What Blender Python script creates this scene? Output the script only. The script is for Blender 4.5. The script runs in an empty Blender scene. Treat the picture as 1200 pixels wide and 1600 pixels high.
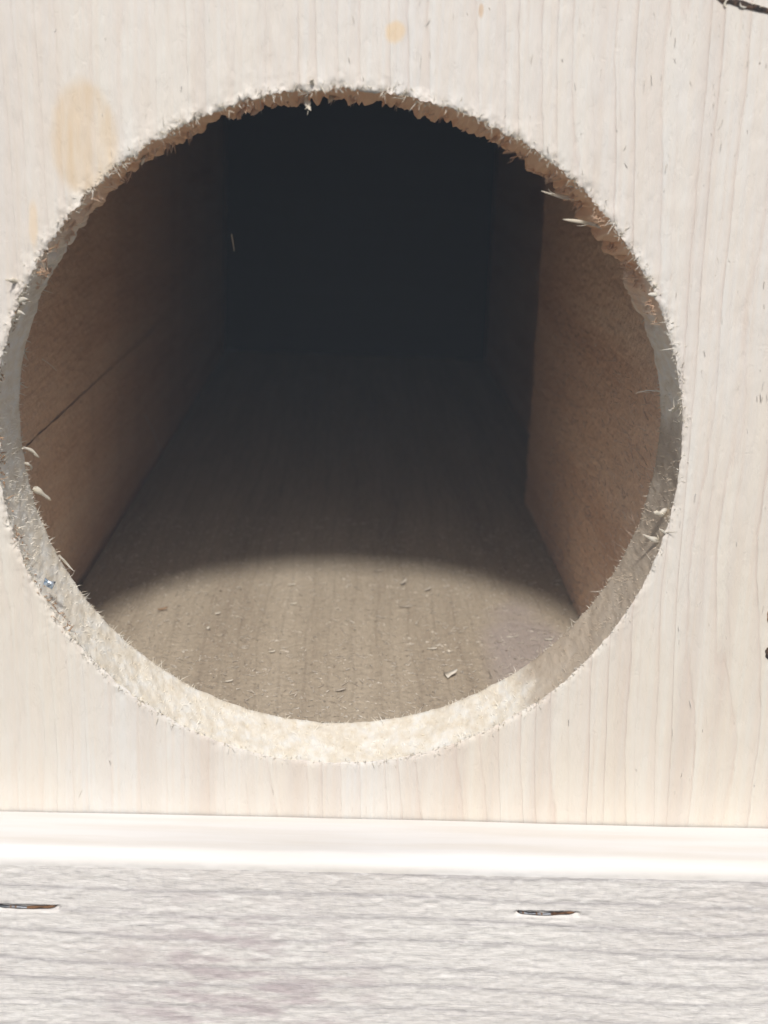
import bpy, bmesh, math, random
import numpy as np
from mathutils import Vector, Matrix

S = bpy.context.scene
COL = S.collection
R = math.radians

# ------------------------------------------------------------------ camera
CAM_POS = Vector((0.00114, -0.29197, 0.06461))
PITCH, YAW, ROLL, FPX = 0.26314, 0.03033, -0.03756, 2134.98
F_ = Vector((math.sin(YAW) * math.cos(PITCH), math.cos(YAW) * math.cos(PITCH), -math.sin(PITCH)))
RT = Vector((math.cos(YAW), -math.sin(YAW), 0))
UP = RT.cross(F_)
c_, s_ = math.cos(ROLL), math.sin(ROLL)
RT2 = c_ * RT - s_ * UP
UP2 = s_ * RT + c_ * UP
cam = bpy.data.cameras.new("camera")
co = bpy.data.objects.new("camera", cam)
COL.objects.link(co)
M = Matrix((RT2, UP2, -F_)).transposed().to_4x4()
M.translation = CAM_POS
co.matrix_world = M
cam.sensor_fit = 'VERTICAL'
cam.sensor_height = 36
cam.sensor_width = 27
cam.lens = 36 * FPX / 1600
cam.clip_start = 0.005
cam.clip_end = 200
cam.dof.use_dof = True
cam.dof.focus_distance = 0.328
cam.dof.aperture_fstop = 20
S.camera = co

# ------------------------------------------------------------------ light
SUN_EL, SUN_AZ = R(43.8), R(1.5)          # azimuth counted to the left of straight-on
w = bpy.data.worlds.new("World")
S.world = w
w.use_nodes = True
nt = w.node_tree
sky = nt.nodes.new('ShaderNodeTexSky')
sky.sky_type = 'NISHITA'
sky.sun_disc = False
sky.sun_elevation = SUN_EL
sky.sun_rotation = math.pi + SUN_AZ
sky.air_density = 1.0
sky.dust_density = 3.0
nt.links.new(sky.outputs[0], nt.nodes['Background'].inputs[0])
nt.nodes['Background'].inputs[1].default_value = 0.10
sun = bpy.data.lights.new("sun", 'SUN')
sun.energy = 4.1
sun.angle = R(6)
sun.color = (1.0, 0.97, 0.935)
so = bpy.data.objects.new("sun", sun)
COL.objects.link(so)
tos = Vector((-math.sin(SUN_AZ) * math.cos(SUN_EL), -math.cos(SUN_AZ) * math.cos(SUN_EL), math.sin(SUN_EL)))
so.rotation_euler = tos.to_track_quat('Z', 'Y').to_euler()
so.location = tos * 2
S.view_settings.view_transform = 'Standard'
S.view_settings.look = 'None'
S.view_settings.gamma = 1
S.view_settings.exposure = 0.0

# ------------------------------------------------------------------ dimensions (metres)
HR = 0.075            # hole radius
T = 0.0236            # front board thickness
ZF = -0.0755          # top of the floor board
XL, XR = -0.0838, 0.0756
YB = 0.64             # back board
YS = 0.252            # far end of the right side wall
ZB = -0.0888          # top of the batten
PB = 0.0185           # how far the batten stands out
ROOT = Vector((0, 0.1, -0.22))
rng = np.random.default_rng(7)
random.seed(7)

# ------------------------------------------------------------------ helpers
def hsh(ix, iy, iz, seed):
    n = (ix.astype(np.int64) * 374761393 + iy.astype(np.int64) * 668265263 + iz.astype(np.int64) * 2147483647 + seed * 1274126177) & 0xFFFFFFFF
    n = ((n ^ (n >> 13)) * 1274126177) & 0xFFFFFFFF
    n = ((n ^ (n >> 16)) * 2246822519) & 0xFFFFFFFF
    return ((n ^ (n >> 15)) & 0xFFFFFF) / float(0xFFFFFF)

def vnoise(x, y, z=None, seed=0):
    x = np.asarray(x, float); y = np.asarray(y, float) + 0 * x
    z = np.zeros_like(x) if z is None else np.asarray(z, float) + 0 * x
    fx, fy, fz = np.floor(x), np.floor(y), np.floor(z)
    u, v, t = x - fx, y - fy, z - fz
    u, v, t = u * u * (3 - 2 * u), v * v * (3 - 2 * v), t * t * (3 - 2 * t)
    r = 0
    for a in (0, 1):
        for b in (0, 1):
            for c in (0, 1):
                r = r + hsh(fx + a, fy + b, fz + c, seed) * (u if a else 1 - u) * (v if b else 1 - v) * (t if c else 1 - t)
    return r * 2 - 1

def fbm(x, y, z=None, seed=0, oct=3):
    r, a, f = 0, 1, 1
    for o in range(oct):
        r = r + a * vnoise(np.asarray(x) * f, np.asarray(y) * f, None if z is None else np.asarray(z) * f, seed + o * 17)
        a *= .5; f *= 2.03
    return r

def ray(px, py):
    return (F_ + RT2 * ((px - 600) / FPX) + UP2 * ((800 - py) / FPX))

def on_y(px, py, y):           # where the photograph's point lies on a vertical plane
    d = ray(px, py); k = (y - CAM_POS.y) / d.y
    return CAM_POS + d * k

def on_z(px, py, z):
    d = ray(px, py); k = (z - CAM_POS.z) / d.z
    return CAM_POS + d * k

def on_x(px, py, x):
    d = ray(px, py); k = (x - CAM_POS.x) / d.x
    return CAM_POS + d * k

def mesh_obj(name, verts, faces, mat, parent=None, smooth=True, world=True):
    me = bpy.data.meshes.new(name)
    me.from_pydata([tuple(v) for v in verts], [], [tuple(f) for f in faces])
    me.validate()
    if smooth:
        me.shade_smooth()
    me.materials.append(mat)
    o = bpy.data.objects.new(name, me)
    COL.objects.link(o)
    if parent is not None:
        o.parent = parent
        if world and parent is box:
            o.location = -ROOT
    return o

def grid_mesh(name, P, mat, parent=None, closed_u=False, smooth=True):
    """P: (nu, nv, 3) array -> quad sheet"""
    nu, nv = P.shape[:2]
    idx = np.arange(nu * nv).reshape(nu, nv)
    a = idx if closed_u else idx[:-1]
    b = np.roll(idx, -1, 0) if closed_u else idx[1:]
    f = np.stack([a[:, :-1], b[:, :-1], b[:, 1:], a[:, 1:]], -1).reshape(-1, 4)
    return P.reshape(-1, 3), f

def link_np(name, V, Fq, mat, parent=None, smooth=True):
    me = bpy.data.meshes.new(name)
    V = np.asarray(V, np.float32); Fq = np.asarray(Fq, np.int32)
    n = Fq.shape[1]
    me.vertices.add(len(V)); me.vertices.foreach_set('co', V.ravel())
    me.loops.add(Fq.size); me.loops.foreach_set('vertex_index', Fq.ravel())
    me.polygons.add(len(Fq))
    me.polygons.foreach_set('loop_start', np.arange(0, Fq.size, n, dtype=np.int32))
    me.polygons.foreach_set('loop_total', np.full(len(Fq), n, np.int32))
    me.update(calc_edges=True)
    me.validate()
    if smooth:
        me.shade_smooth()
    me.materials.append(mat)
    o = bpy.data.objects.new(name, me)
    COL.objects.link(o)
    if parent is not None:
        o.parent = parent
        if parent is box:
            o.location = -ROOT
    return o

def tag(o, label=None, cat=None, group=None, kind=None):
    if label: o['label'] = label
    if cat: o['category'] = cat
    if group: o['group'] = group
    if kind: o['kind'] = kind

# fibres: tapered, bent, three-sided slivers, all built at once
def fibres(root, d, L, wid, bend, seg=3, flat=.55, tip=.12):
    root = np.asarray(root, float); d = np.asarray(d, float)
    d = d / np.linalg.norm(d, axis=1, keepdims=True)
    n = len(root)
    L = np.broadcast_to(L, n)[:, None]; wid = np.broadcast_to(wid, n)[:, None]
    rv = rng.normal(size=(n, 3))
    a = np.cross(d, rv); a /= np.linalg.norm(a, axis=1, keepdims=True)
    b = np.cross(d, a)
    V = []
    for k in range(seg + 1):
        s = k / seg
        c = root + d * (L * s) + bend * (s ** 2) * L
        r = wid * ((1 - s) ** .7 * (1 - tip) + tip)
        for j in range(3):
            t = j * 2 * math.pi / 3
            V.append(c + a * (r * math.cos(t)) + b * (r * flat * math.sin(t)))
    V = np.stack(V, 1)
    base = (np.arange(n) * (3 * (seg + 1)))[:, None, None]
    fs = []
    for k in range(seg):
        for j in range(3):
            fs.append([k * 3 + j, k * 3 + (j + 1) % 3, (k + 1) * 3 + (j + 1) % 3, (k + 1) * 3 + j])
    Fq = (np.array(fs)[None] + base).reshape(-1, 4)
    return V.reshape(-1, 3), Fq

def join(parts):
    V, Fq, o = [], [], 0
    for v, f in parts:
        V.append(v); Fq.append(f + o); o += len(v)
    return np.concatenate(V), np.concatenate(Fq)

# ------------------------------------------------------------------ materials
class NT:
    def __init__(self, name):
        self.m = bpy.data.materials.new(name)
        self.m.use_nodes = True
        self.t = self.m.node_tree
        self.b = self.t.nodes['Principled BSDF']
        self.co = self.n('ShaderNodeTexCoord').outputs['Object']
    def n(self, typ, **kw):
        x = self.t.nodes.new(typ)
        for k, v in kw.items(): setattr(x, k, v)
        return x
    def l(self, a, b): self.t.links.new(a, b)
    def put(self, sock, v):
        if hasattr(v, 'is_output') or isinstance(v, bpy.types.NodeSocket): self.l(v, sock)
        else: sock.default_value = v
    def map(self, scale, co=None, rot=(0, 0, 0), loc=(0, 0, 0)):
        x = self.n('ShaderNodeMapping')
        self.l(co or self.co, x.inputs[0])
        x.inputs['Location'].default_value = loc
        x.inputs['Rotation'].default_value = rot
        x.inputs['Scale'].default_value = scale
        return x.outputs[0]
    def noise(self, co, scale=1, detail=3, rough=.55, dist=0):
        x = self.n('ShaderNodeTexNoise')
        self.l(co, x.inputs['Vector'])
        x.inputs['Scale'].default_value = scale
        x.inputs['Detail'].default_value = detail
        x.inputs['Roughness'].default_value = rough
        x.inputs['Distortion'].default_value = dist
        return x.outputs[0]
    def math(self, op, a, b=0.0, c=None, clamp=False):
        x = self.n('ShaderNodeMath', operation=op)
        x.use_clamp = clamp
        self.put(x.inputs[0], a); self.put(x.inputs[1], b)
        if c is not None: self.put(x.inputs[2], c)
        return x.outputs[0]
    def ramp(self, f, *stops, interp='LINEAR'):
        x = self.n('ShaderNodeValToRGB')
        x.color_ramp.interpolation = interp
        el = x.color_ramp.elements
        while len(el) < len(stops): el.new(.5)
        for e, (p, c) in zip(el, stops):
            e.position = p
            e.color = (c, c, c, 1) if isinstance(c, (int, float)) else (*c, 1)
        self.l(f, x.inputs[0])
        return x.outputs[0]
    def mix(self, f, a, b, mode='MIX'):
        x = self.n('ShaderNodeMix', data_type='RGBA', blend_type=mode)
        self.put(x.inputs[0], f)
        for i, v in ((6, a), (7, b)):
            self.put(x.inputs[i], (*v, 1) if isinstance(v, tuple) and len(v) == 3 else v)
        return x.outputs[2]
    def sep(self, co=None):
        x = self.n('ShaderNodeSeparateXYZ'); self.l(co or self.co, x.inputs[0]); return x.outputs
    def bump(self, h, strength, dist, prev=None):
        x = self.n('ShaderNodeBump')
        x.inputs['Strength'].default_value = strength
        x.inputs['Distance'].default_value = dist
        self.l(h, x.inputs['Height'])
        if prev is not None: self.l(prev, x.inputs['Normal'])
        return x.outputs[0]
    def rings(self, across, along, spacing, wobble=.25, seed=0.0):
        """irregular growth lines: 1-D cells across the grain, gently wandering along it"""
        v = self.n('ShaderNodeCombineXYZ')
        self.put(v.inputs[0], self.math('MULTIPLY', across, 18.0))
        self.put(v.inputs[1], self.math('MULTIPLY', along, 9.0))
        v.inputs[2].default_value = seed
        wob = self.noise(v.outputs[0], 1, 2, .5)
        a = self.math('MULTIPLY_ADD', across, 1.0 / spacing, self.math('MULTIPLY', wob, wobble / .1))
        fv = self.n('ShaderNodeCombineXYZ')
        self.put(fv.inputs[0], self.math('MULTIPLY', across, 700.0))
        self.put(fv.inputs[1], self.math('MULTIPLY', along, 160.0))
        jit = self.math('MULTIPLY', self.noise(fv.outputs[0], 1, 2), .16)
        a = self.math('ADD', a, jit)
        x = self.n('ShaderNodeTexVoronoi', voronoi_dimensions='1D', feature='DISTANCE_TO_EDGE')
        self.l(a, x.inputs['W'])
        x.inputs['Scale'].default_value = 1
        x.inputs['Randomness'].default_value = .75
        return x.outputs['Distance'], a
    def blob(self, c, rad, soft=.35, wob=.3, nscale=120):
        """0..1 mask of a patch with a wobbly outline"""
        m = self.map((1 / rad[0], 1 / rad[1], 1 / rad[2]), loc=(-c[0] / rad[0], -c[1] / rad[1], -c[2] / rad[2]))
        ln = self.n('ShaderNodeVectorMath', operation='LENGTH'); self.l(m, ln.inputs[0])
        nz = self.noise(self.co, nscale, 3)
        d = self.math('ADD', ln.outputs['Value'], self.math('MULTIPLY', self.math('SUBTRACT', nz, .5), wob * 2))
        return self.ramp(d, (1 - soft, 1.0), (1.0, 0.0), interp='EASE')

def front_wood():
    k = NT('planed_pale_wood')
    X, Y, Z = k.sep()
    tilt = k.math('MULTIPLY_ADD', Z, .035, X)
    dist, a = k.rings(tilt, Z, .0052, .28)
    line = k.ramp(dist, (0.0, 1.0), (.05, .5), (.16, 0.0))
    wv_ = k.n('ShaderNodeCombineXYZ'); k.put(wv_.inputs[0], k.math('MULTIPLY', tilt, 75.0)); wv_.inputs[1].default_value = 3.3
    a2 = k.math('ADD', a, k.math('MULTIPLY', k.noise(wv_.outputs[0], 1, 2), 3.0))
    fr = k.math('FRACT', a2)
    asym = k.ramp(fr, (0.0, 0.0), (.40, .05), (.86, .42), (.94, .9), (.975, .35), (1.0, 0.0))
    line = k.math('MAXIMUM', k.math('MULTIPLY', line, .35), asym)
    lv = k.noise(k.map((60, 60, 26)), 1, 3)
    side = k.ramp(k.math('ADD', X, .5), (.46, .5), (.54, 1.0))
    line = k.math('MULTIPLY', k.math('MULTIPLY', line, side), k.ramp(lv, (.30, .35), (.66, 1.0)))
    big = k.noise(k.map((26, 26, 7), loc=(3, 0, 1)), 1, 3)
    base = k.ramp(big, (.3, (.66, .61, .515)), (.5, (.65, .618, .556)), (.7, (.635, .62, .585)))
    band = k.noise(k.map((150, 1, 5), loc=(9, 2, 3)), 1, 2, .4)
    base = k.mix(k.ramp(band, (.36, .6), (.52, 0.0)), base, (.56, .50, .44))
    zz = k.math('ADD', k.math('MULTIPLY', Z, 4.0), k.math('MULTIPLY', k.noise(k.map((20, 20, 12)), 1, 2), .8))
    base = k.mix(k.ramp(zz, (.25, 0.0), (.75, .5)), base, (.655, .645, .63))  # cooler top, creamier bottom: warm ledge bounce put into the colour
    streak = k.noise(k.map((900, 900, 22)), 1, 3)
    base = k.mix(k.ramp(streak, (.38, .22), (.62, 0.0)), base, (.66, .54, .42))
    mott = k.noise(k.map((240, 240, 120)), 1, 4)
    base = k.mix(k.ramp(mott, (.35, .16), (.6, 0.0)), base, (.62, .54, .45))
    base = k.mix(k.math('MULTIPLY', line, .52), base, (.52, .40, .34))
    fleck = k.noise(k.map((1600, 1600, 260), loc=(1, 2, 3)), 1, 2)
    base = k.mix(k.ramp(fleck, (.71, 0.0), (.78, .35)), base, (.40, .31, .25))
    p = on_y(128, 215, 0)
    st = k.blob(p, (.0082, .05, .0125), .3, .3, 70)
    inner = k.ramp(k.noise(k.map((330, 330, 40)), 1, 3), (.3, .25), (.7, 1.0))
    base = k.mix(k.math('MULTIPLY', st, k.math('MULTIPLY', inner, .75)), base, (.60, .44, .26))
    p = on_y(618, 50, 0)
    base = k.mix(k.math('MULTIPLY', k.blob(p, (.0026, .03, .0028), .5, .3, 300), .5), base, (.70, .48, .22))
    p = on_y(752, 16, 0)
    base = k.mix(k.math('MULTIPLY', k.blob(p, (.0007, .03, .0018), .5, .3, 400), .6), base, (.55, .36, .2))
    p = on_y(52, 350, 0)
    base = k.mix(k.math('MULTIPLY', k.blob(p, (.0013, .03, .0065), .6, .3, 200), .4), base, (.70, .5, .28))
    k.l(base, k.b.inputs['Base Color'])
    k.b.inputs['Roughness'].default_value = .62
    k.b.inputs['Specular IOR Level'].default_value = .3
    h1 = k.bump(k.noise(k.map((700, 700, 90)), 1, 4, .6), .5, .0005)
    tear = k.ramp(k.noise(k.map((420, 420, 170), loc=(7, 3, 5)), 1, 5, .65, .6), (.40, 0.0), (.47, 1.0), (.75, 1.0))
    h2 = k.bump(tear, .16, .0004, h1)
    h3 = k.bump(k.math('MULTIPLY', line, -1.0), .5, .0004, h2)
    k.l(h3, k.b.inputs['Normal'])
    return k.m

def tube_wood():
    k = NT('sawn_end_grain')
    X, Y, Z = k.sep()
    n = k.noise(k.map((380, 160, 380)), 1, 4, .6)
    base = k.ramp(n, (.34, (.82, .74, .60)), (.5, (.89, .83, .71)), (.66, (.92, .895, .82)))
    # lower right of the cut: its shade painted as a blotchy tan patch
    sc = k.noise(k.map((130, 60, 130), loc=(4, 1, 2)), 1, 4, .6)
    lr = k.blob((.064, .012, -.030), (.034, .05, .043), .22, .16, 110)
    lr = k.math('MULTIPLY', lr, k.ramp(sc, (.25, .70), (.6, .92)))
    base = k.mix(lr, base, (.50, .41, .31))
    up = k.blob((.012, .012, .095), (.105, .08, .092), .3, .15, 90)
    base = k.mix(k.math('MULTIPLY', up, .9), base, (.90, .56, .32))  # warm bounce light put into the colour of the torn top
    k.l(base, k.b.inputs['Base Color'])
    k.b.inputs['Roughness'].default_value = .8
    k.b.inputs['Specular IOR Level'].default_value = .15
    k.l(k.bump(k.noise(k.map((900, 300, 900)), 1, 4, .65), .35, .0005), k.b.inputs['Normal'])
    return k.m

def plain_fibre(name, c1, c2, transl=.25):
    k = NT(name)
    n = k.noise(k.map((420, 420, 420)), 1, 3)
    base = k.ramp(n, (.40, c1), (.65, c2))
    k.l(base, k.b.inputs['Base Color'])
    k.b.inputs['Roughness'].default_value = .75
    k.b.inputs['Specular IOR Level'].default_value = .2
    tr = k.n('ShaderNodeBsdfTranslucent'); k.l(base, tr.inputs[0])
    mx = k.n('ShaderNodeMixShader'); mx.inputs[0].default_value = transl
    k.l(k.b.outputs[0], mx.inputs[1]); k.l(tr.outputs[0], mx.inputs[2])
    k.l(mx.outputs[0], k.t.nodes['Material Output'].inputs[0])
    return k.m

def inner_wood(name, c1, c2, c3, along='Y', lines=.35, rough=1.0, stain=None):
    k = NT(name)
    X, Y, Z = k.sep()
    sc = {'Y': (900, 60, 900), 'X': (60, 900, 900), 'Z': (900, 900, 60)}[along]
    n = k.noise(k.map(sc), 1, 4, .6)
    big = k.noise(k.map(tuple(v * .06 for v in sc), loc=(2, 5, 1)), 1, 3)
    base = k.ramp(k.math('MULTIPLY_ADD', big, .7, k.math('MULTIPLY', n, .35)), (.35, c1), (.52, c2), (.68, c3))
    fz = k.noise(k.map((700, 700, 700)), 1, 4, .7)
    base = k.mix(k.ramp(fz, (.36, .22), (.55, 0.0)), base, tuple(v * .62 for v in c1))
    across = X if along == 'Y' else Z
    d, a = k.rings(across, Y, .006, .2, 4.0)
    base = k.mix(k.math('MULTIPLY', k.ramp(d, (0, 1.0), (.1, 0.0)), lines), base, tuple(v * .55 for v in c1))
    if stain:
        base = k.mix(k.math('MULTIPLY', k.blob(stain[0], stain[1], .5, .25, 60), stain[3]), base, stain[2])
    k.l(base, k.b.inputs['Base Color'])
    k.b.inputs['Roughness'].default_value = .85
    k.b.inputs['Specular IOR Level'].default_value = .12
    b1 = k.bump(n, .5 * rough, .0006)
    b2 = k.bump(fz, .6 * rough, .0007, b1)
    k.l(b2, k.b.inputs['Normal'])
    return k.m

def batten_wood():
    k = NT('rough_sawn_pale_wood')
    X, Y, Z = k.sep()
    g = k.n('ShaderNodeNewGeometry')
    nrm = k.sep(g.outputs['True Normal'])
    tilt = k.math('MULTIPLY_ADD', X, .02, Z)
    d, a = k.rings(tilt, X, .0058, .14, 2.0)
    line = k.ramp(d, (0, 1.0), (.06, .5), (.17, 0.0))
    lv = k.noise(k.map((28, 60, 90)), 1, 3)
    line = k.math('MULTIPLY', line, k.ramp(lv, (.3, .5), (.65, 1.0)))
    big = k.noise(k.map((14, 40, 40)), 1, 4, .6)
    base = k.ramp(big, (.3, (.65, .61, .57)), (.5, (.70, .67, .632)), (.7, (.74, .715, .672)))
    st = k.noise(k.map((210, 1300, 1300)), 1, 5, .68)
    base = k.mix(k.ramp(st, (.36, .34), (.54, 0.0)), base, (.52, .50, .48))
    chk = k.noise(k.map((700, 500, 420), loc=(2, 8, 3)), 1, 3, .6)
    base = k.mix(k.ramp(chk, (.36, .28), (.47, 0.0)), base, (.50, .48, .47))
    base = k.mix(k.math('MULTIPLY', line, .7), base, (.33, .31, .315))
    thin = k.noise(k.map((45, 2600, 2600), loc=(5, 1, 2)), 1, 2, .5)
    base = k.mix(k.ramp(thin, (.30, .6), (.42, 0.0)), base, (.42, .40, .40))
    wf = k.noise(k.map((320, 1100, 1000), loc=(8, 4, 4)), 1, 3, .6)
    base = k.mix(k.ramp(wf, (.55, 0.0), (.66, .4)), base, (.78, .765, .73))
    # pinkish heartwood stain on the left
    pk = k.blob((-.022, -.0185, -.128), (.036, .05, .036), .6, .5, 60)
    pn = k.ramp(k.noise(k.map((70, 100, 260), loc=(1, 1, 4)), 1, 4, .6), (.44, 0.0), (.60, 1.0))
    base = k.mix(k.math('MULTIPLY', k.math('MULTIPLY', pk, pn), .75), base, (.44, .375, .38))
    # the planed upper edge is cleaner wood
    edge = k.ramp(k.math('ADD', Z, 1.0), (1 + ZB - .0042, 0.0), (1 + ZB - .0024, 1.0))
    edge = k.math('GREATER_THAN', k.math('ADD', Z, k.math('MULTIPLY', k.noise(k.map((90, 1, 1)), 1, 3), .0009)), ZB - .0034)
    tb = k.noise(k.map((18, 260, 260)), 1, 3)
    top = k.ramp(tb, (.35, (.69, .655, .605)), (.6, (.735, .715, .69)))
    base = k.mix(edge, base, top)
    k.l(base, k.b.inputs['Base Color'])
    k.b.inputs['Roughness'].default_value = .7
    k.b.inputs['Specular IOR Level'].default_value = .25
    rough = k.math('SUBTRACT', 1.0, k.math('MULTIPLY', edge, .85))
    h = k.math('MULTIPLY', k.math('ADD', st, k.math('MULTIPLY', k.noise(k.map((220, 500, 700)), 1, 4, .65), 1.0)), rough)
    k.l(k.bump(h, .5, .0004), k.b.inputs['Normal'])
    return k.m

def metal(name, c1, c2, rough=.4):
    k = NT(name)
    n = k.noise(k.map((500, 500, 900)), 1, 3)
    k.l(k.ramp(n, (.4, c1), (.6, c2)), k.b.inputs['Base Color'])
    k.b.inputs['Metallic'].default_value = .7
    k.b.inputs['Roughness'].default_value = rough
    return k.m

def painted_recess(name, c1, c2):
    k = NT(name)
    n = k.noise(k.map((900, 900, 900)), 1, 4)
    k.l(k.ramp(n, (.4, c1), (.65, c2)), k.b.inputs['Base Color'])
    k.b.inputs['Roughness'].default_value = .9
    k.l(k.bump(n, .8, .0006), k.b.inputs['Normal'])
    return k.m

M_front = front_wood()
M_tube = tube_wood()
M_pale = plain_fibre('pale_torn_fibre', (.80, .74, .62), (.86, .83, .76), .3)
M_warm = plain_fibre('warm_torn_fibre', (.84, .62, .44), (.90, .74, .58), .45)
M_dust = plain_fibre('sawdust', (.40, .34, .27), (.82, .76, .66), .15)
M_grain = plain_fibre('raised_fibre', (.62, .46, .35), (.80, .64, .52), .15)
M_floor = inner_wood('weathered_floor_wood', (.34, .275, .205), (.43, .36, .27), (.50, .425, .325), 'Y', .2, .8,
                     ((.056, .07, ZF), (.017, .06, .05), (.39, .33, .315), .6))
M_side = inner_wood('rough_side_wood', (.70, .45, .29), (.83, .59, .41), (.87, .67, .49), 'Y', .12, 1.2)
M_back = inner_wood('shade_black_back', (.014, .016, .021), (.018, .021, .027), (.022, .026, .033), 'X', .2, .6)  # near-black colour stands in for the deep shade at the back
M_batten = batten_wood()
M_steel = metal('dull_steel', (.03, .03, .035), (.25, .26, .28), .5)
M_rust = metal('rusty_steel', (.06, .03, .018), (.26, .14, .07), .85)
M_recess = painted_recess('recess_shade', (.020, .013, .009), (.12, .065, .035))  # dark brown painted for the shade inside the crack and knot hole
M_blue = metal('bluish_foil', (.45, .58, .72), (.75, .82, .88), .25)

# ------------------------------------------------------------------ the nest box
box = bpy.data.objects.new('nest_box', None)
COL.objects.link(box)
box.location = ROOT
box.empty_display_size = .05
tag(box, 'unpainted pale wooden nest box with a large ragged round entrance hole', 'nest box')

# front board: face sheet around the hole, the cut itself, back face and edges
NA, NR = 1500, 120
th = np.linspace(0, 2 * np.pi, NA, endpoint=False)
ct, st = np.cos(th), np.sin(th)
x0, x1, z0, z1 = -.128, .132, -.165, .135
kk = np.minimum(np.where(ct > 0, x1 / np.maximum(ct, 1e-9), x0 / np.minimum(ct, -1e-9)),
                np.where(st > 0, z1 / np.maximum(st, 1e-9), z0 / np.minimum(st, -1e-9)))
topness = np.clip(st, 0, 1); leftness = np.clip(-ct, 0, 1)
ragged = .35 + .9 * topness + .5 * leftness
rim = HR + (fbm(ct * 22, st * 22, seed=3) * .00035 + fbm(ct * 110, st * 110, seed=5) * .00032) * ragged
s = (np.linspace(0, 1, NR) ** 1.8)[None, :]
rad = rim[:, None] * (1 - s) + kk[:, None] * s
PX, PZ = rad * ct[:, None], rad * st[:, None]
edge = rad - rim[:, None]
near = np.exp(-edge / .0016) * ragged[:, None]
dy = fbm(PX * 260, PZ * 60, seed=11) * .00010 + fbm(PX * 700, PZ * 260, seed=12) * .00006
dy = dy + near * (fbm(PX * 520, PZ * 420, seed=13, oct=4) * .00045 - .00015)
dy = dy + np.exp(-edge / .00045) * .0007 * (.6 + .4 * fbm(PX * 300, PZ * 300, seed=14))
face = np.stack([PX, dy, PZ], -1)
NT_ = 26
ty = np.linspace(0, 1, NT_)[1:]
ay = ty[None, :] * T
ax, az = ct[:, None] * HR, st[:, None] * HR
wob = fbm(ax * 330, az * 330, ay * 120, seed=21, oct=4)
fine = fbm(ax * 900, az * 900, ay * 420, seed=22, oct=3)
trad = HR + (wob * .00022 + fine * .00012) * (.8 + .4 * np.clip(st, 0, 1))[:, None]
mixin = np.clip(ty / .12, 0, 1)[None, :]
tm = np.clip((st - .12) / .5, 0, 1); tm = (tm * tm * (3 - 2 * tm))[:, None]
lip = np.clip((ty - .03) / .4, 0, 1)[None, :]
lipn = .0017 + .0008 * fbm(ct * 14, st * 14, seed=25) + .0009 * fbm(ct * 60, st * 60, seed=26)
lipn = lipn * (1 - .55 * np.clip(-ct * 1.6 - .2, 0, 1))
trad = trad - tm * lip ** .7 * (lipn[:, None] + fbm(ax * 420, az * 420, ay * 90, seed=27, oct=3) * .0006)
trad = rim[:, None] * (1 - mixin) + trad * mixin
trad[:, -1] += .0002
yy = face[:, :1, 1] * (1 - ty[None, :]) + ay
tube = np.stack([trad * ct[:, None], yy, trad * st[:, None]], -1)
V1, F1 = grid_mesh('f', face, None, closed_u=True)
front = link_np('front_board', V1, F1, M_front, box)
tag(front, 'planed front board with vertical grain and a round hole')
full = np.concatenate([face[:, :1], tube], 1)
V2, F2 = grid_mesh('t', full, None, closed_u=True)
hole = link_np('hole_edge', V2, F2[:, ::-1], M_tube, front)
tag(hole, 'rough sawn cut edge of the round hole')
outer = face[:, -1]
ob = outer.copy(); ob[:, 1] = T
tb_ = tube[:, -1].copy()
V3, F3 = grid_mesh('b', np.stack([outer + np.array([0, 0, 0]), ob, tb_], 1), None, closed_u=True)
bk = link_np('board_back', V3, F3, M_side, front, smooth=False)

# other boards of the box -------------------------------------------------
def slab(name, lo, hi, mat, parent=box, nx=1, ny=1, nz=1, bev=.0008):
    bm = bmesh.new()
    bmesh.ops.create_cube(bm, size=1)
    lo, hi = Vector(lo), Vector(hi)
    for v in bm.verts:
        v.co = Vector((lo[i] + (v.co[i] + .5) * (hi[i] - lo[i]) for i in range(3)))
    bmesh.ops.bevel(bm, geom=bm.edges[:], offset=bev, segments=2, affect='EDGES', profile=.6)
    me = bpy.data.meshes.new(name); bm.to_mesh(me); bm.free()
    me.materials.append(mat)
    o = bpy.data.objects.new(name, me); COL.objects.link(o)
    o.parent = parent
    if parent is box: o.location = -ROOT
    return o

SB = .019
# floor: finely displaced sheet on a slab
floor = slab('floor_board', (XL + .0016, T + .0006, ZF - .019), (XR + SB, YB - .0005, ZF - .0009), M_floor)
tag(floor, 'weathered grey brown floor board of the box')
gx = np.linspace(XL + .0016, XR - .0004, 420); gy = np.linspace(T + .0006, YB - .0005, 900)
GX, GY = np.meshgrid(gx, gy, indexing='ij')
h = fbm(GX * 900, GY * 130, seed=31) * .00012 + fbm(GX * 1100, GY * 900, seed=32, oct=2) * .00014
Vf, Ff = grid_mesh('s', np.stack([GX, GY, ZF + h], -1), None)
o = link_np('floor_surface', Vf, Ff, M_floor, floor)

def wall_sheet(name, x, zlo, zhi, sgn, seed, parent, amp=1.0):
    gy = np.linspace(T + .0006, YS if sgn < 0 else YB - .0006, 420 if sgn < 0 else 760); gz = np.linspace(zlo, zhi, int(max(60, (zhi - zlo) / .0005)))
    GY, GZ = np.meshgrid(gy, gz, indexing='ij')
    h = (fbm(GY * 160, GZ * 700, seed=seed) * .00016 + fbm((GY + GZ * .6) * 700, (GZ - GY * .6) * 900, seed=seed + 1, oct=3) * .00022) * amp
    V, Fq = grid_mesh('w', np.stack([x + sgn * h, GY, GZ], -1), None)
    return link_np(name, V, Fq if sgn > 0 else Fq[:, ::-1], M_side, parent)

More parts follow.
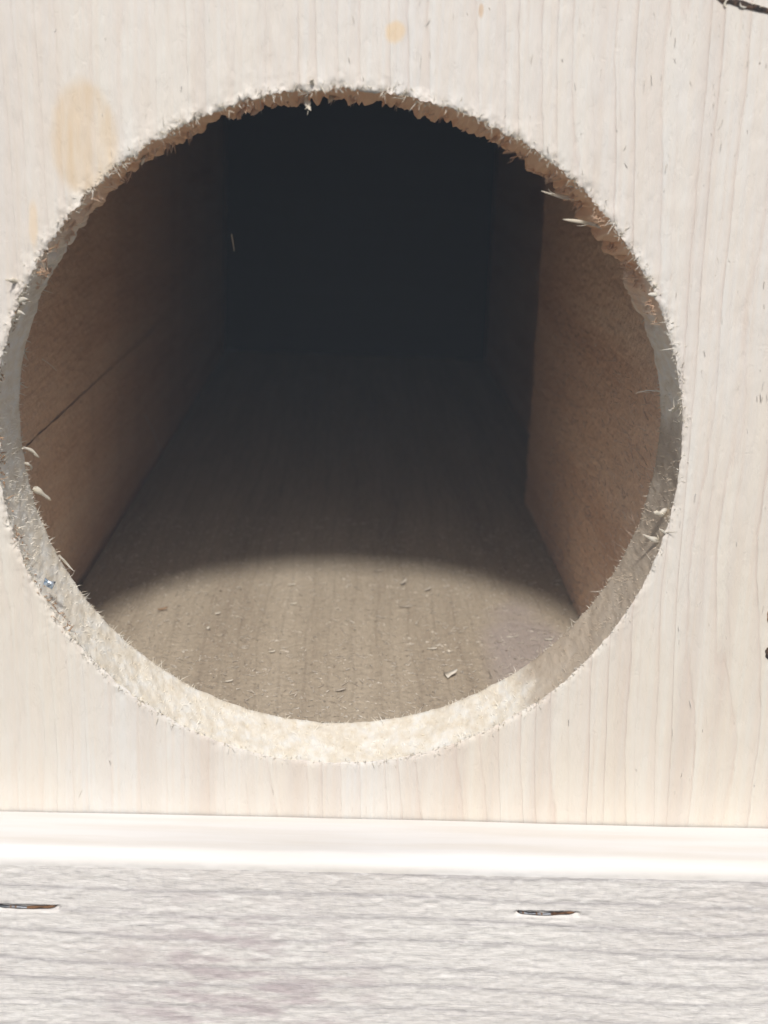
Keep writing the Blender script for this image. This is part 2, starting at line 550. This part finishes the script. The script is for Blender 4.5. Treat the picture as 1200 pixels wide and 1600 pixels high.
ZT = .124
rw = slab('side_wall', (XR + .0009, T + .0006, ZF - .019), (XR + SB, YS, ZT), M_side)
tag(rw, 'right side wall of rough brown wood')
lw3 = slab('outer_wall', (XR + SB + .0004, T + .0006, ZF - .019), (XR + SB + .018, YB - .0005, ZT), M_side)
wall_sheet('wall_surface', XR, ZF - .0005, ZT, -1, 41, rw, 1.25)
seam = on_x(60, 680, XL).z
lw1 = slab('side_wall', (XL - SB, T + .0006, ZF - .019), (XL - .0012, YB - .0005, seam - .0004), M_side)
tag(lw1, 'lower board of the left side wall')
wall_sheet('wall_surface', XL - .0003, ZF - .004, seam - .0005, 1, 51, lw1)
lw2 = slab('side_wall', (XL - SB, T + .0006, seam + .0004), (XL - .0009, YB - .0005, ZT), M_side)
tag(lw2, 'upper board of the left side wall')
wall_sheet('wall_surface', XL, seam + .0004, ZT, 1, 55, lw2)
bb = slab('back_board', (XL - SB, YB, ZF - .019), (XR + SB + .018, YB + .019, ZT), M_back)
tag(bb, 'back board deep in the box, blackened to stand in for shade')
slab('roof_board', (-.135, -.006, .1355), (.139, YB + .03, .1545), M_front)

# batten below the hole ------------------------------------------------------
rr = .0032
prof = [(-.0006, ZB)]
for i in range(9):
    y = -.0006 - (PB - rr - .0006) * (i + 1) / 9
    prof.append((y, ZB))
for i in range(1, 9):
    a = i / 8 * math.pi / 2
    prof.append((-PB + rr - rr * math.sin(a), ZB - rr + rr * math.cos(a)))
nz_ = 200
for i in range(1, nz_ + 1):
    prof.append((-PB, ZB - rr - (.0765 - rr) * i / nz_))
prof.append((-.0006, ZB - .0765))
prof = np.array(prof)
bxs = np.linspace(-.128, .132, 900)
BX = np.repeat(bxs[:, None], len(prof), 1)
BY = np.repeat(prof[None, :, 0], len(bxs), 0)
BZ = np.repeat(prof[None, :, 1], len(bxs), 0)
rough = np.clip((ZB - .0022 - BZ) / .0022, 0, 1)
rough[:, -1] = 0
saw = fbm(BX * 260, BZ * 900, seed=61, oct=2) * .00009 + fbm(BX * 700, BZ * 900, seed=62, oct=2) * .00007
wav = fbm(BX * 25, BZ * 30, seed=63) * .00004
BY = BY + (saw + wav) * rough
top = 1 - np.clip((ZB - .0004 - BZ) / .002, 0, 1)
BZ = BZ + top * (fbm(BX * 30, BY * 160, seed=64) * .00014 - .0001)
stp = []
for (a, b) in (((-6, 1418), (90, 1418)), ((808, 1428.5), (903, 1427.5))):
    pa, pb = on_y(*a, -PB), on_y(*b, -PB)
    stp.append((pa, pb))
    zc = (pa.z + pb.z) / 2
    m = np.clip(1 - np.abs(BZ - zc) / .0007, 0, 1) * np.clip((BX - pa.x + .0006) / .0006, 0, 1) * np.clip((pb.x + .0006 - BX) / .0006, 0, 1)
    m = m * (BY < -PB + .004)
    BY = BY + m ** .6 * .0010
Vb, Fb = grid_mesh('b', np.stack([BX, BY, BZ], -1), None)
batten = link_np('batten', Vb, Fb[:, ::-1], M_batten, box)
tag(batten, 'rough sawn horizontal batten with a planed rounded top edge')

def staple(pa, pb, idx):
    """flattened wire crown lying in its slot, half of it rusted"""
    n = 36
    V, Fq = [], []
    half = .00034
    for i in range(n + 1):
        s = i / n
        p = pa.lerp(pb, s)
        dz = .00010 * math.sin(s * 7 + idx) + .00012 * (s > .8) * (s - .8) * 5
        yy = -PB + .00025 + .0012 * (abs(2 * s - 1) ** 8) + .00008 * math.sin(s * 11)
        wv = half * (.85 + .15 * math.sin(s * 23 + idx))
        for j in range(8):
            t = j / 8 * 2 * math.pi
            V.append((p.x, yy + .00042 * math.cos(t), p.z + dz + wv * math.sin(t)))
    for i in range(n):
        for j in range(8):
            a = i * 8 + j; b = i * 8 + (j + 1) % 8
            Fq.append((a, b, b + 8, a + 8))
    o = link_np('staple', V, Fq, M_steel, box)
    o.data.materials.append(M_rust)
    cut = .55 if idx else .48
    for p in o.data.polygons:
        i = p.index // 8
        p.material_index = 1 if (i / n > cut or (i * 7 + idx) % 11 < 2) else 0
    for f in range(1): pass
    return o
for i, (pa, pb) in enumerate(stp):
    so_ = staple(pa, pb, i)
    tag(so_, ['half rusted staple crown at the left end of the batten', 'half rusted staple crown in the right part of the batten'][i])

# ------------------------------------------------------------------ torn fibres round the rim
def polar(t, r, y):
    return np.stack([np.cos(t) * r, y, np.sin(t) * r], -1)

def stuff(name, VF, mat, parent):
    o = link_np(name, VF[0], VF[1], mat, parent)
    tag(o, kind='stuff')
    return o

# shag hanging from the top of the cut: clumps that run together towards their tips
parts = []
ncl = 90
for i in range(ncl):
    t0 = rng.uniform(R(22), R(158))
    big = fbm(np.array([t0 * 9.0]), np.array([.5]), seed=71)[0]
    L0 = (.0005 + .0012 * rng.random() ** 2 + .0014 * max(0, big)) * (1.0 if R(40) < t0 < R(140) else .65)
    m = int(rng.integers(5, 11))
    t = t0 + rng.normal(0, .010, m)
    y = rng.uniform(.0008, .0165, 1) + rng.normal(0, .0012, m)
    root = polar(t, HR - .0010, y)
    cen = polar(np.array([t0]), np.array([HR - .0012 - L0]), np.array([y.mean()]))[0]
    drift = np.array([rng.normal(-.0006, .0006) if True else 0, rng.normal(0, .0008), -.0002])
    dv = (cen + drift)[None] - root + rng.normal(0, .00025, (m, 3))
    L = np.linalg.norm(dv, axis=1) * rng.uniform(.7, 1.05, m)
    parts.append(fibres(root, dv, L, rng.uniform(.00010, .00028, m), rng.normal(0, .12, (m, 3)), 3))
stuff('torn_fibre', join(parts), M_warm, front)
n = 420
t = rng.uniform(R(140), R(218), n)
root = polar(t, HR + rng.normal(.0004, .0004, n), rng.uniform(.0003, .0045, n))
dv = polar(t, rng.normal(-.3, .5, n), rng.normal(-.2, .5, n)) + rng.normal(0, .6, (n, 3))
M_brown = plain_fibre('brown_torn_fibre', (.40, .24, .13), (.56, .38, .24), .2)
stuff('brown_torn_fibre', fibres(root, dv, np.clip(rng.gamma(2.2, .00045, n), .0003, .0025), rng.uniform(.00012, .0004, n), rng.normal(0, .3, (n, 3)), 3), M_brown, front)

# pale frayed fringe along the front edge of the hole
n = 5200
t = rng.uniform(0, 2 * np.pi, n)
dens = .45 + .78 * np.clip(np.sin(t), 0, 1) + .55 * np.clip(-np.cos(t), 0, 1) + .12 * np.clip(np.cos(t), 0, 1)
clump = .35 + .65 * (fbm(np.cos(t) * 16, np.sin(t) * 16, seed=81) > -.1)
keep = rng.random(n) < np.clip(dens * clump, 0, 1)
t = t[keep]; n = len(t)
root = polar(t, HR + rng.normal(.0003, .00055, n), rng.uniform(-.0001, .0009, n))
dv = polar(t, rng.normal(.15, .6, n), rng.normal(-.55, .45, n)) + rng.normal(0, .35, (n, 3))
L = rng.gamma(2.2, .00036, n) * (.7 + .5 * np.clip(np.sin(t), 0, 1))
stuff('frayed_edge', fibres(root, dv, np.clip(L, .0002, .0026), rng.uniform(.00008, .00022, n), rng.normal(0, .25, (n, 3)), 3), M_pale, front)

# woolly nap on the lower half of the cut
n = 14000
t = rng.uniform(R(172), R(372), n)
y = rng.uniform(.0005, T - .0003, n)
root = polar(t, HR + .0003, y)
dv = polar(t, np.full(n, -.55), rng.normal(0, .6, n)) + rng.normal(0, .7, (n, 3))
L = rng.gamma(2.5, .00022, n)
fz = fibres(root, dv, np.clip(L, .0002, .002), rng.uniform(.00006, .00018, n), rng.normal(0, .3, (n, 3)), 3)
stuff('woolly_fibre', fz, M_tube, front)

# fibres along the back edge of the cut
n = 800
t = rng.uniform(0, 2 * np.pi, n)
root = polar(t, HR + .0001, rng.uniform(T - .0015, T, n))
dv = polar(t, np.full(n, -1.0), rng.normal(.3, .3, n)) + rng.normal(0, .6, (n, 3))
L = rng.gamma(1.8, .00035, n) * (1 + .8 * np.clip(-np.cos(t) * 1.2 - np.abs(np.sin(t)) * .3, 0, 1))
stuff('back_edge_fibre', fibres(root, dv, np.clip(L, .0001, .0022), rng.uniform(.00007, .0002, n), rng.normal(0, .25, (n, 3)), 3), M_pale, front)

# grain lifted by the planer: short flakes lying almost flat on the face, thickest towards the upper right
n = 3200
xx = rng.uniform(-.085, .118, n); zz = rng.uniform(ZB + .002, .11, n)
wgt = .10 + .9 * np.clip((xx + .01) / .07, 0, 1) * np.clip((zz + .05) / .09, 0, 1) + .12 * (xx > .07)
keep = (rng.random(n) < wgt * (.3 + .9 * (fbm(xx * 60, zz * 40, seed=91) > -.05))) & (np.hypot(xx, zz) > HR + .0012)
xx, zz = xx[keep], zz[keep]; n = len(xx)
root = np.stack([xx, np.full(n, .00015), zz], -1)
dv = np.stack([rng.normal(.08, .16, n), rng.uniform(-.30, -.10, n), np.where(rng.random(n) < .75, -1.0, 1.0)], -1)
M_flake = plain_fibre('lifted_grain', (.66, .61, .54), (.70, .67, .62), .1)
stuff('lifted_grain', fibres(root, dv, rng.gamma(3, .00042, n), rng.uniform(.00014, .00034, n), rng.normal(0, .12, (n, 3)), 3, .4), M_flake, front)

# single splinters, each one its own part
def splinter(root, tip, wid, mat, label=None, droop=.0006, name='splinter', blunt=.15, hooks=2):
    root, tip = np.array(root), np.array(tip)
    d = tip - root; L = np.linalg.norm(d); d /= L
    up = np.cross(d, [0, 1, 0]); up /= np.linalg.norm(up)
    side = np.cross(d, up)
    V, Fq = [], []
    seg, sid = 9, 7
    ph = rng.uniform(0, 6)
    for k in range(seg + 1):
        s_ = k / seg
        c = root + d * L * s_ + up * droop * math.sin(s_ * math.pi) + side * .0003 * math.sin(ph + 4 * s_)
        r = wid * ((1 - s_) ** .6 * (1 - blunt) + blunt) * (1 + .25 * math.sin(ph + 9 * s_))
        if k == seg: r *= .35
        for j in range(sid):
            t = j / sid * 2 * math.pi
            rj = r * (1 + .22 * math.sin(3 * t + ph))
            V.append(c + up * rj * math.cos(t) + side * rj * .6 * math.sin(t))
    for k in range(seg):
        for j in range(sid):
            a = k * sid + j; b = k * sid + (j + 1) % sid
            Fq.append((a, b, b + sid, a + sid))
    sub = [(np.array(V), np.array(Fq))]
    m = hooks
    if m:
        sr = root[None] + d[None] * L * rng.uniform(.1, .75, (m, 1))
        sv = d[None] + rng.normal(0, .45, (m, 3))
        sub.append(fibres(sr, sv, L * rng.uniform(.2, .5, m), wid * .45, rng.normal(0, .2, (m, 3)), 3))
    o = link_np(name, *join(sub), mat, front)
    if label: tag(o, label)
    return o

SPL = [  # root px, tip px, depth of root, depth of tip, width
    ((952, 356), (880, 343), .010, .004, .00055, M_pale, 'long pale splinter pointing left at upper right of the hole'),
    ((905, 312), (844, 298), .010, .004, .0005, M_pale, 'pale curved splinter above the longest one'),
    ((925, 305), (888, 291), .006, .002, .00035, M_pale, None),
    ((850, 275), (817, 262), .012, .006, .00042, M_warm, None),
    ((862, 268), (832, 270), .012, .008, .00035, M_warm, None),
    ((822, 228), (784, 240), .012, .009, .0006, M_warm, None),
    ((830, 238), (795, 248), .014, .011, .0004, M_warm, None),
    ((792, 212), (763, 222), .012, .008, .0004, M_warm, None),
    ((745, 188), (722, 205), .010, .007, .00045, M_warm, None),
    ((710, 176), (694, 184), .010, .006, .0003, M_warm, None),
    ((612, 150), (598, 166), .012, .008, .0005, M_warm, None),
    ((556, 144), (546, 163), .012, .008, .00045, M_warm, None),
    ((518, 140), (513, 163), .010, .005, .0006, M_pale, None),
    ((482, 142), (485, 171), .008, .001, .0008, M_pale, 'blunt white splinter hanging from the top of the hole'),
    ((462, 150), (448, 166), .012, .008, .0005, M_warm, None),
    ((436, 152), (424, 170), .012, .008, .0006, M_warm, None),
    ((408, 160), (392, 180), .012, .008, .0008, M_warm, None),
    ((382, 166), (371, 187), .011, .007, .0010, M_warm, None),
    ((364, 172), (354, 183), .012, .008, .0006, M_warm, None),
    ((312, 192), (305, 200), .010, .006, .0005, M_warm, None),
    ((232, 232), (221, 257), .010, .004, .0006, M_pale, 'pale splinter hanging at the upper left of the hole'),
    ((36, 700), (61, 714), .015, .018, .0005, M_pale, None),
    ((40, 722), (50, 735), .018, .02, .00035, M_pale, None),
    ((54, 762), (80, 783), .016, .019, .0007, M_pale, 'stubby pale splinter on the left edge of the hole'),
    ((92, 868), (116, 892), .018, .021, .0004, M_pale, None),
    ((1046, 852), (1003, 834), .005, .001, .0008, M_pale, 'blunt white splinter on the right edge of the hole'),
    ((1050, 842), (1030, 826), .003, -.001, .0006, M_pale, None),
    ((1040, 800), (1021, 800), .004, .000, .0011, M_pale, None),
    ((1050, 640), (1062, 632), .004, -.001, .0006, M_pale, None),
    ((1030, 612), (991, 615), .020, .022, .00016, M_pale, None),
    ((1036, 462), (1014, 460), .002, -.001, .0007, M_pale, 'white tuft standing out on the right edge of the hole'),
    ((1032, 452), (1020, 444), .002, -.002, .0006, M_pale, None),
    ((24, 480), (44, 468), .003, -.002, .0007, M_pale, None),
    ((22, 500), (40, 492), .003, -.001, .0006, M_pale, None),
    ((28, 440), (6, 436), .000, -.003, .0006, M_pale, None),
    ((492, 134), (488, 124), .001, -.002, .0006, M_pale, None),
]
for (rp, tp, ry, ty_, wd, mt, lb) in SPL:
    splinter(on_y(*rp, ry), on_y(*tp, ty_), wd, mt, lb, droop=rng.normal(0, .0004))

# hair-thin fibres on the inner walls
def hair(a, b, wid, parent, mat=M_pale, sag=.001):
    a, b = np.array(a), np.array(b)
    d = b - a
    o = link_np('loose_hair', *fibres(a[None], d[None], np.linalg.norm(d), wid, np.array([[0, 0, -.08]]), 5, 1, .5), mat, parent)
    return o
hair(on_x(66, 561, XL + .002), on_x(88, 573, XL + .003), .00014, lw2)
hair(on_x(226, 648, XL + .004), on_x(252, 692, XL + .004), .00016, lw1)
hair(on_x(362, 366, XL + .05), on_x(366, 388, XL + .05), .0002, lw2)
hair(on_x(836, 424, XR - .0005), on_x(842, 440, XR - .0005), .0002, rw)

# raised grain on the right wall where the saw tore it
n = 3400
yy = rng.uniform(T + .002, .20, n); zz = ZF + .001 + rng.random(n) ** 1.5 * .085
root = np.stack([np.full(n, XR - .0000), yy, zz], -1)
dv = np.stack([rng.uniform(-.75, -.15, n), rng.normal(.25, .6, n), rng.normal(.55, .55, n)], -1)
L = np.clip(rng.gamma(2.4, .0006, n), .0003, .0042)
stuff('raised_grain', fibres(root, dv, L, rng.uniform(.00008, .00024, n), rng.normal(0, .3, (n, 3)), 3), M_grain, rw)
n = 900
root = np.stack([np.full(n, XL), rng.uniform(T + .002, .16, n), rng.uniform(ZF + .002, .06, n)], -1)
dv = np.stack([rng.uniform(.1, .5, n), rng.normal(.3, .6, n), rng.normal(.3, .6, n)], -1)
stuff('raised_grain', fibres(root, dv, np.clip(rng.gamma(2, .0004, n), .0002, .0025), rng.uniform(.00006, .00018, n), rng.normal(0, .3, (n, 3)), 3), M_grain, lw1)

# ------------------------------------------------------------------ defects of the front board
def sliver(name, pts, wids, mat, y, parent, thick=.0002):
    V, Fq = [], []
    for (p, wd) in zip(pts, wids):
        for dz, dyy in ((wd, 0), (wd * .4, -thick), (-wd * .4, -thick), (-wd, 0)):
            V.append((p.x, y + dyy, p.z + dz))
    for i in range(len(pts) - 1):
        for j in range(3):
            a = i * 4 + j
            Fq.append((a, a + 4, a + 5, a + 1))
    return link_np(name, V, Fq, mat, parent)
cp = [(1118, -6), (1128, 1), (1140, 2.5), (1150, 4), (1160, 7), (1172, 10.5), (1184, 13), (1196, 16), (1215, 21)]
sliver('crack_shade', [on_y(*p, 0) for p in cp], [.0001, .0005, .0004, .0006, .00075, .0006, .0006, .0005, .0005], M_recess, -.00025, front)  # flat dark strip on the face, painted for the shade in a crack
for (a, b) in (((1133, 9), (1143, -2)), ((1176, 14), (1182, 6)), ((1164, 10), (1158, 3)), ((1190, 17), (1194, 9))):
    splinter(on_y(*a, 0), on_y(*b, -.0012), .0003, M_pale, None, .0005, hooks=0)
def knot(px, py, rx, rz, mt):
    c = on_y(px, py, 0)
    V, Fq = [(c.x, -.0006, c.z)], []
    n = 20
    for k, (f, y) in enumerate(((.45, -.0007), (.8, -.0005), (1.05, .0002))):
        for i in range(n):
            a = i / n * 2 * math.pi
            q = f * (1 + .13 * math.sin(3 * a + 1) + .07 * math.sin(7 * a))
            V.append((c.x + rx * q * math.cos(a), y, c.z + rz * q * math.sin(a)))
    F4 = []
    for k in range(2):
        for i in range(n):
            a = 1 + k * n + i; b = 1 + k * n + (i + 1) % n
            F4.append((a, b, b + n, a + n))
    for i in range(0, n, 2):
        F4.append((0, 1 + (i + 2) % n, 1 + i + 1, 1 + i))
    o = link_np('knot', V, F4, mt, front)
    return o
knot(1203, 1020, .0013, .0015, M_recess)  # raised dark cap, coloured for the shade of a knot hole
knot(1203, 962, .0007, .0016, M_brown)

# ------------------------------------------------------------------ loose bits on the floor
n = 6500
u = rng.random(n)
yy = T + .003 + (rng.random(n) ** 1.25) * .19
xx = rng.uniform(XL + .003, XR - .0015, n)
root = np.stack([xx, yy, np.full(n, ZF + .00015)], -1)
dv = np.stack([rng.normal(0, 1, n), rng.normal(0, .8, n), rng.uniform(-.02, .35, n)], -1)
L = np.clip(rng.gamma(2.0, .00042, n), .00025, .0030)
dust = link_np('sawdust', *fibres(root, dv, L, rng.uniform(.0001, .0003, n), rng.normal(0, .18, (n, 3)), 3), M_dust)
tag(dust, 'fine sawdust and tiny shavings scattered over the box floor', 'sawdust', kind='stuff')

def shaving(px, py, ln, wd, ang, lift, mat, label, curl=.25, tri=False):
    c = on_z(px, py, ZF + .0003)
    V, Fq = [], []
    n = 8
    dx, dy = math.cos(ang), math.sin(ang)
    for i in range(n + 1):
        s = i / n - .5
        taper = (1 - (abs(2 * s)) ** 3 * .75) if not tri else (1.05 - (s + .5) * .9)
        z = lift * (s + .5) + curl * ln * (2 * s) ** 2 * .5 + .0001
        for (a, b) in ((1, 0), (1, 1), (-1, 1), (-1, 0)):
            wv = wd * taper * a * (1 + .15 * math.sin(9 * s + a))
            V.append((s * ln * dx - wv * dy, s * ln * dy + wv * dx, z + b * .00022 + .25 * lift * (a + 1) * (.5 if tri else .12)))
    for i in range(n):
        for j in range(4):
            a = i * 4 + j; b = i * 4 + (j + 1) % 4
            Fq.append((a, a + 4, b + 4, b))
    Fq.append((0, 1, 2, 3)); e = n * 4; Fq.append((e + 3, e + 2, e + 1, e))
    o = link_np('wood_shaving', V, Fq, mat)
    o.location = c
    tag(o, label, 'wood shaving', 'larger wood shavings on the box floor')
    return o
SH = [
    (705, 1057, .0034, .0013, .35, .0013, M_pale, 'pale triangular wood chip tilted up on the floor near the rim', .1, True),
    (675, 1015, .0028, .00032, -.1, .0004, M_pale, 'bright white straight sliver just behind the triangular chip', .05, False),
    (254, 953, .0030, .0004, .35, .0003, M_brown, 'brown splinter lying alone on the left of the lit floor', .15, False),
    (340, 960, .0017, .0004, .1, .0004, M_pale, 'small white flake to the right of the brown splinter', .2, False),
    (325, 983, .0010, .0004, 1.2, .0004, M_pale, 'tiny white crumb below the small white flake on the left', .2, False),
    (456, 915, .0024, .0003, .05, .0004, M_pale, 'upper of two level slivers just in front of the shadow edge', .15, False),
    (458, 945, .0022, .0003, .0, .0004, M_pale, 'lower of two level slivers in front of the shadow edge', .15, False),
    (633, 950, .0042, .0003, -.1, .0006, M_dust, 'long thin tan shaving in the middle of the lit floor', .12, False),
    (668, 923, .0026, .00045, .6, .0008, M_dust, 'tan curled shaving leaning up behind the long thin one', .3, False),
    (630, 913, .0026, .0005, .75, .0012, M_dust, 'short curled shaving casting a shadow at the shadow edge', .35, False),
    (592, 893, .0034, .00035, .2, .0004, M_dust, 'thin shaving lying right on the shadow edge', .15, False),
    (869, 909, .0034, .0006, -.2, .0005, M_dust, 'broad tan chip against the foot of the right wall', .1, False),
    (878, 931, .0022, .0004, .0, .0003, M_dust, 'narrow chip in front of the broad one by the right wall', .1, False),
    (831, 914, .0020, .0005, .1, .0006, M_dust, 'stubby chip a little left of the right wall', .2, False),
    (857, 1001, .0024, .0004, -.35, .0004, M_pale, 'white sliver near the rim at the right of the floor', .1, False),
    (425, 1020, .0018, .0003, .0, .0004, M_pale, 'small level sliver left of centre near the rim', .15, False),
    (358, 1066, .0020, .0003, .2, .0004, M_pale, 'small pale sliver at the front left corner of the floor', .15, False),
    (532, 1080, .0030, .0003, .3, .0005, M_dust, 'slender shaving close to the rim at front centre', .2, False),
    (625, 864, .0032, .00035, .0, .0004, M_dust, 'shaving lying in the shade just past the shadow edge', .2, False),
]
for a in SH: shaving(*a)

# bluish scrap stuck on the lower left of the rim
c = on_y(77, 911, -.0006)
V, Fq = [], []
for i in range(5):
    for j in range(4):
        u, v = i / 4 - .5, j / 3 - .5
        V.append((u * .0019 + v * .0006, -.0004 - .0006 * math.sin(3 * u + 5 * v) - .0003 * math.cos(7 * u), -u * .0012 + v * .0016))
for i in range(4):
    for j in range(3):
        a = i * 4 + j; Fq.append((a, a + 1, a + 5, a + 4))
o = link_np('foil_scrap', V, Fq, M_blue, smooth=False)
o.location = c
sm = o.modifiers.new('thick', 'SOLIDIFY'); sm.thickness = .0003
tag(o, 'tiny shiny bluish scrap stuck on the lower left edge of the hole', 'scrap')

# added volume that lifts the blacks, standing in for lens glare
bm = bmesh.new(); bmesh.ops.create_cube(bm, size=1)
for v in bm.verts:
    v.co = Vector((v.co.x * 1.6, v.co.y * 2.4 + .15, v.co.z * 2.2 - .35 + .0))
me = bpy.data.meshes.new('glare_veil'); bm.to_mesh(me); bm.free()
hz = bpy.data.objects.new('glare_veil', me); COL.objects.link(hz)
hm = bpy.data.materials.new('veil_volume'); hm.use_nodes = True
t_ = hm.node_tree
t_.nodes.remove(t_.nodes['Principled BSDF'])
pv = t_.nodes.new('ShaderNodeVolumePrincipled')
pv.inputs['Color'].default_value = (.76, .87, 1.0, 1)
pv.inputs['Density'].default_value = .155
t_.links.new(pv.outputs[0], t_.nodes['Material Output'].inputs['Volume'])
me.materials.append(hm)
tag(hz, kind='stuff')
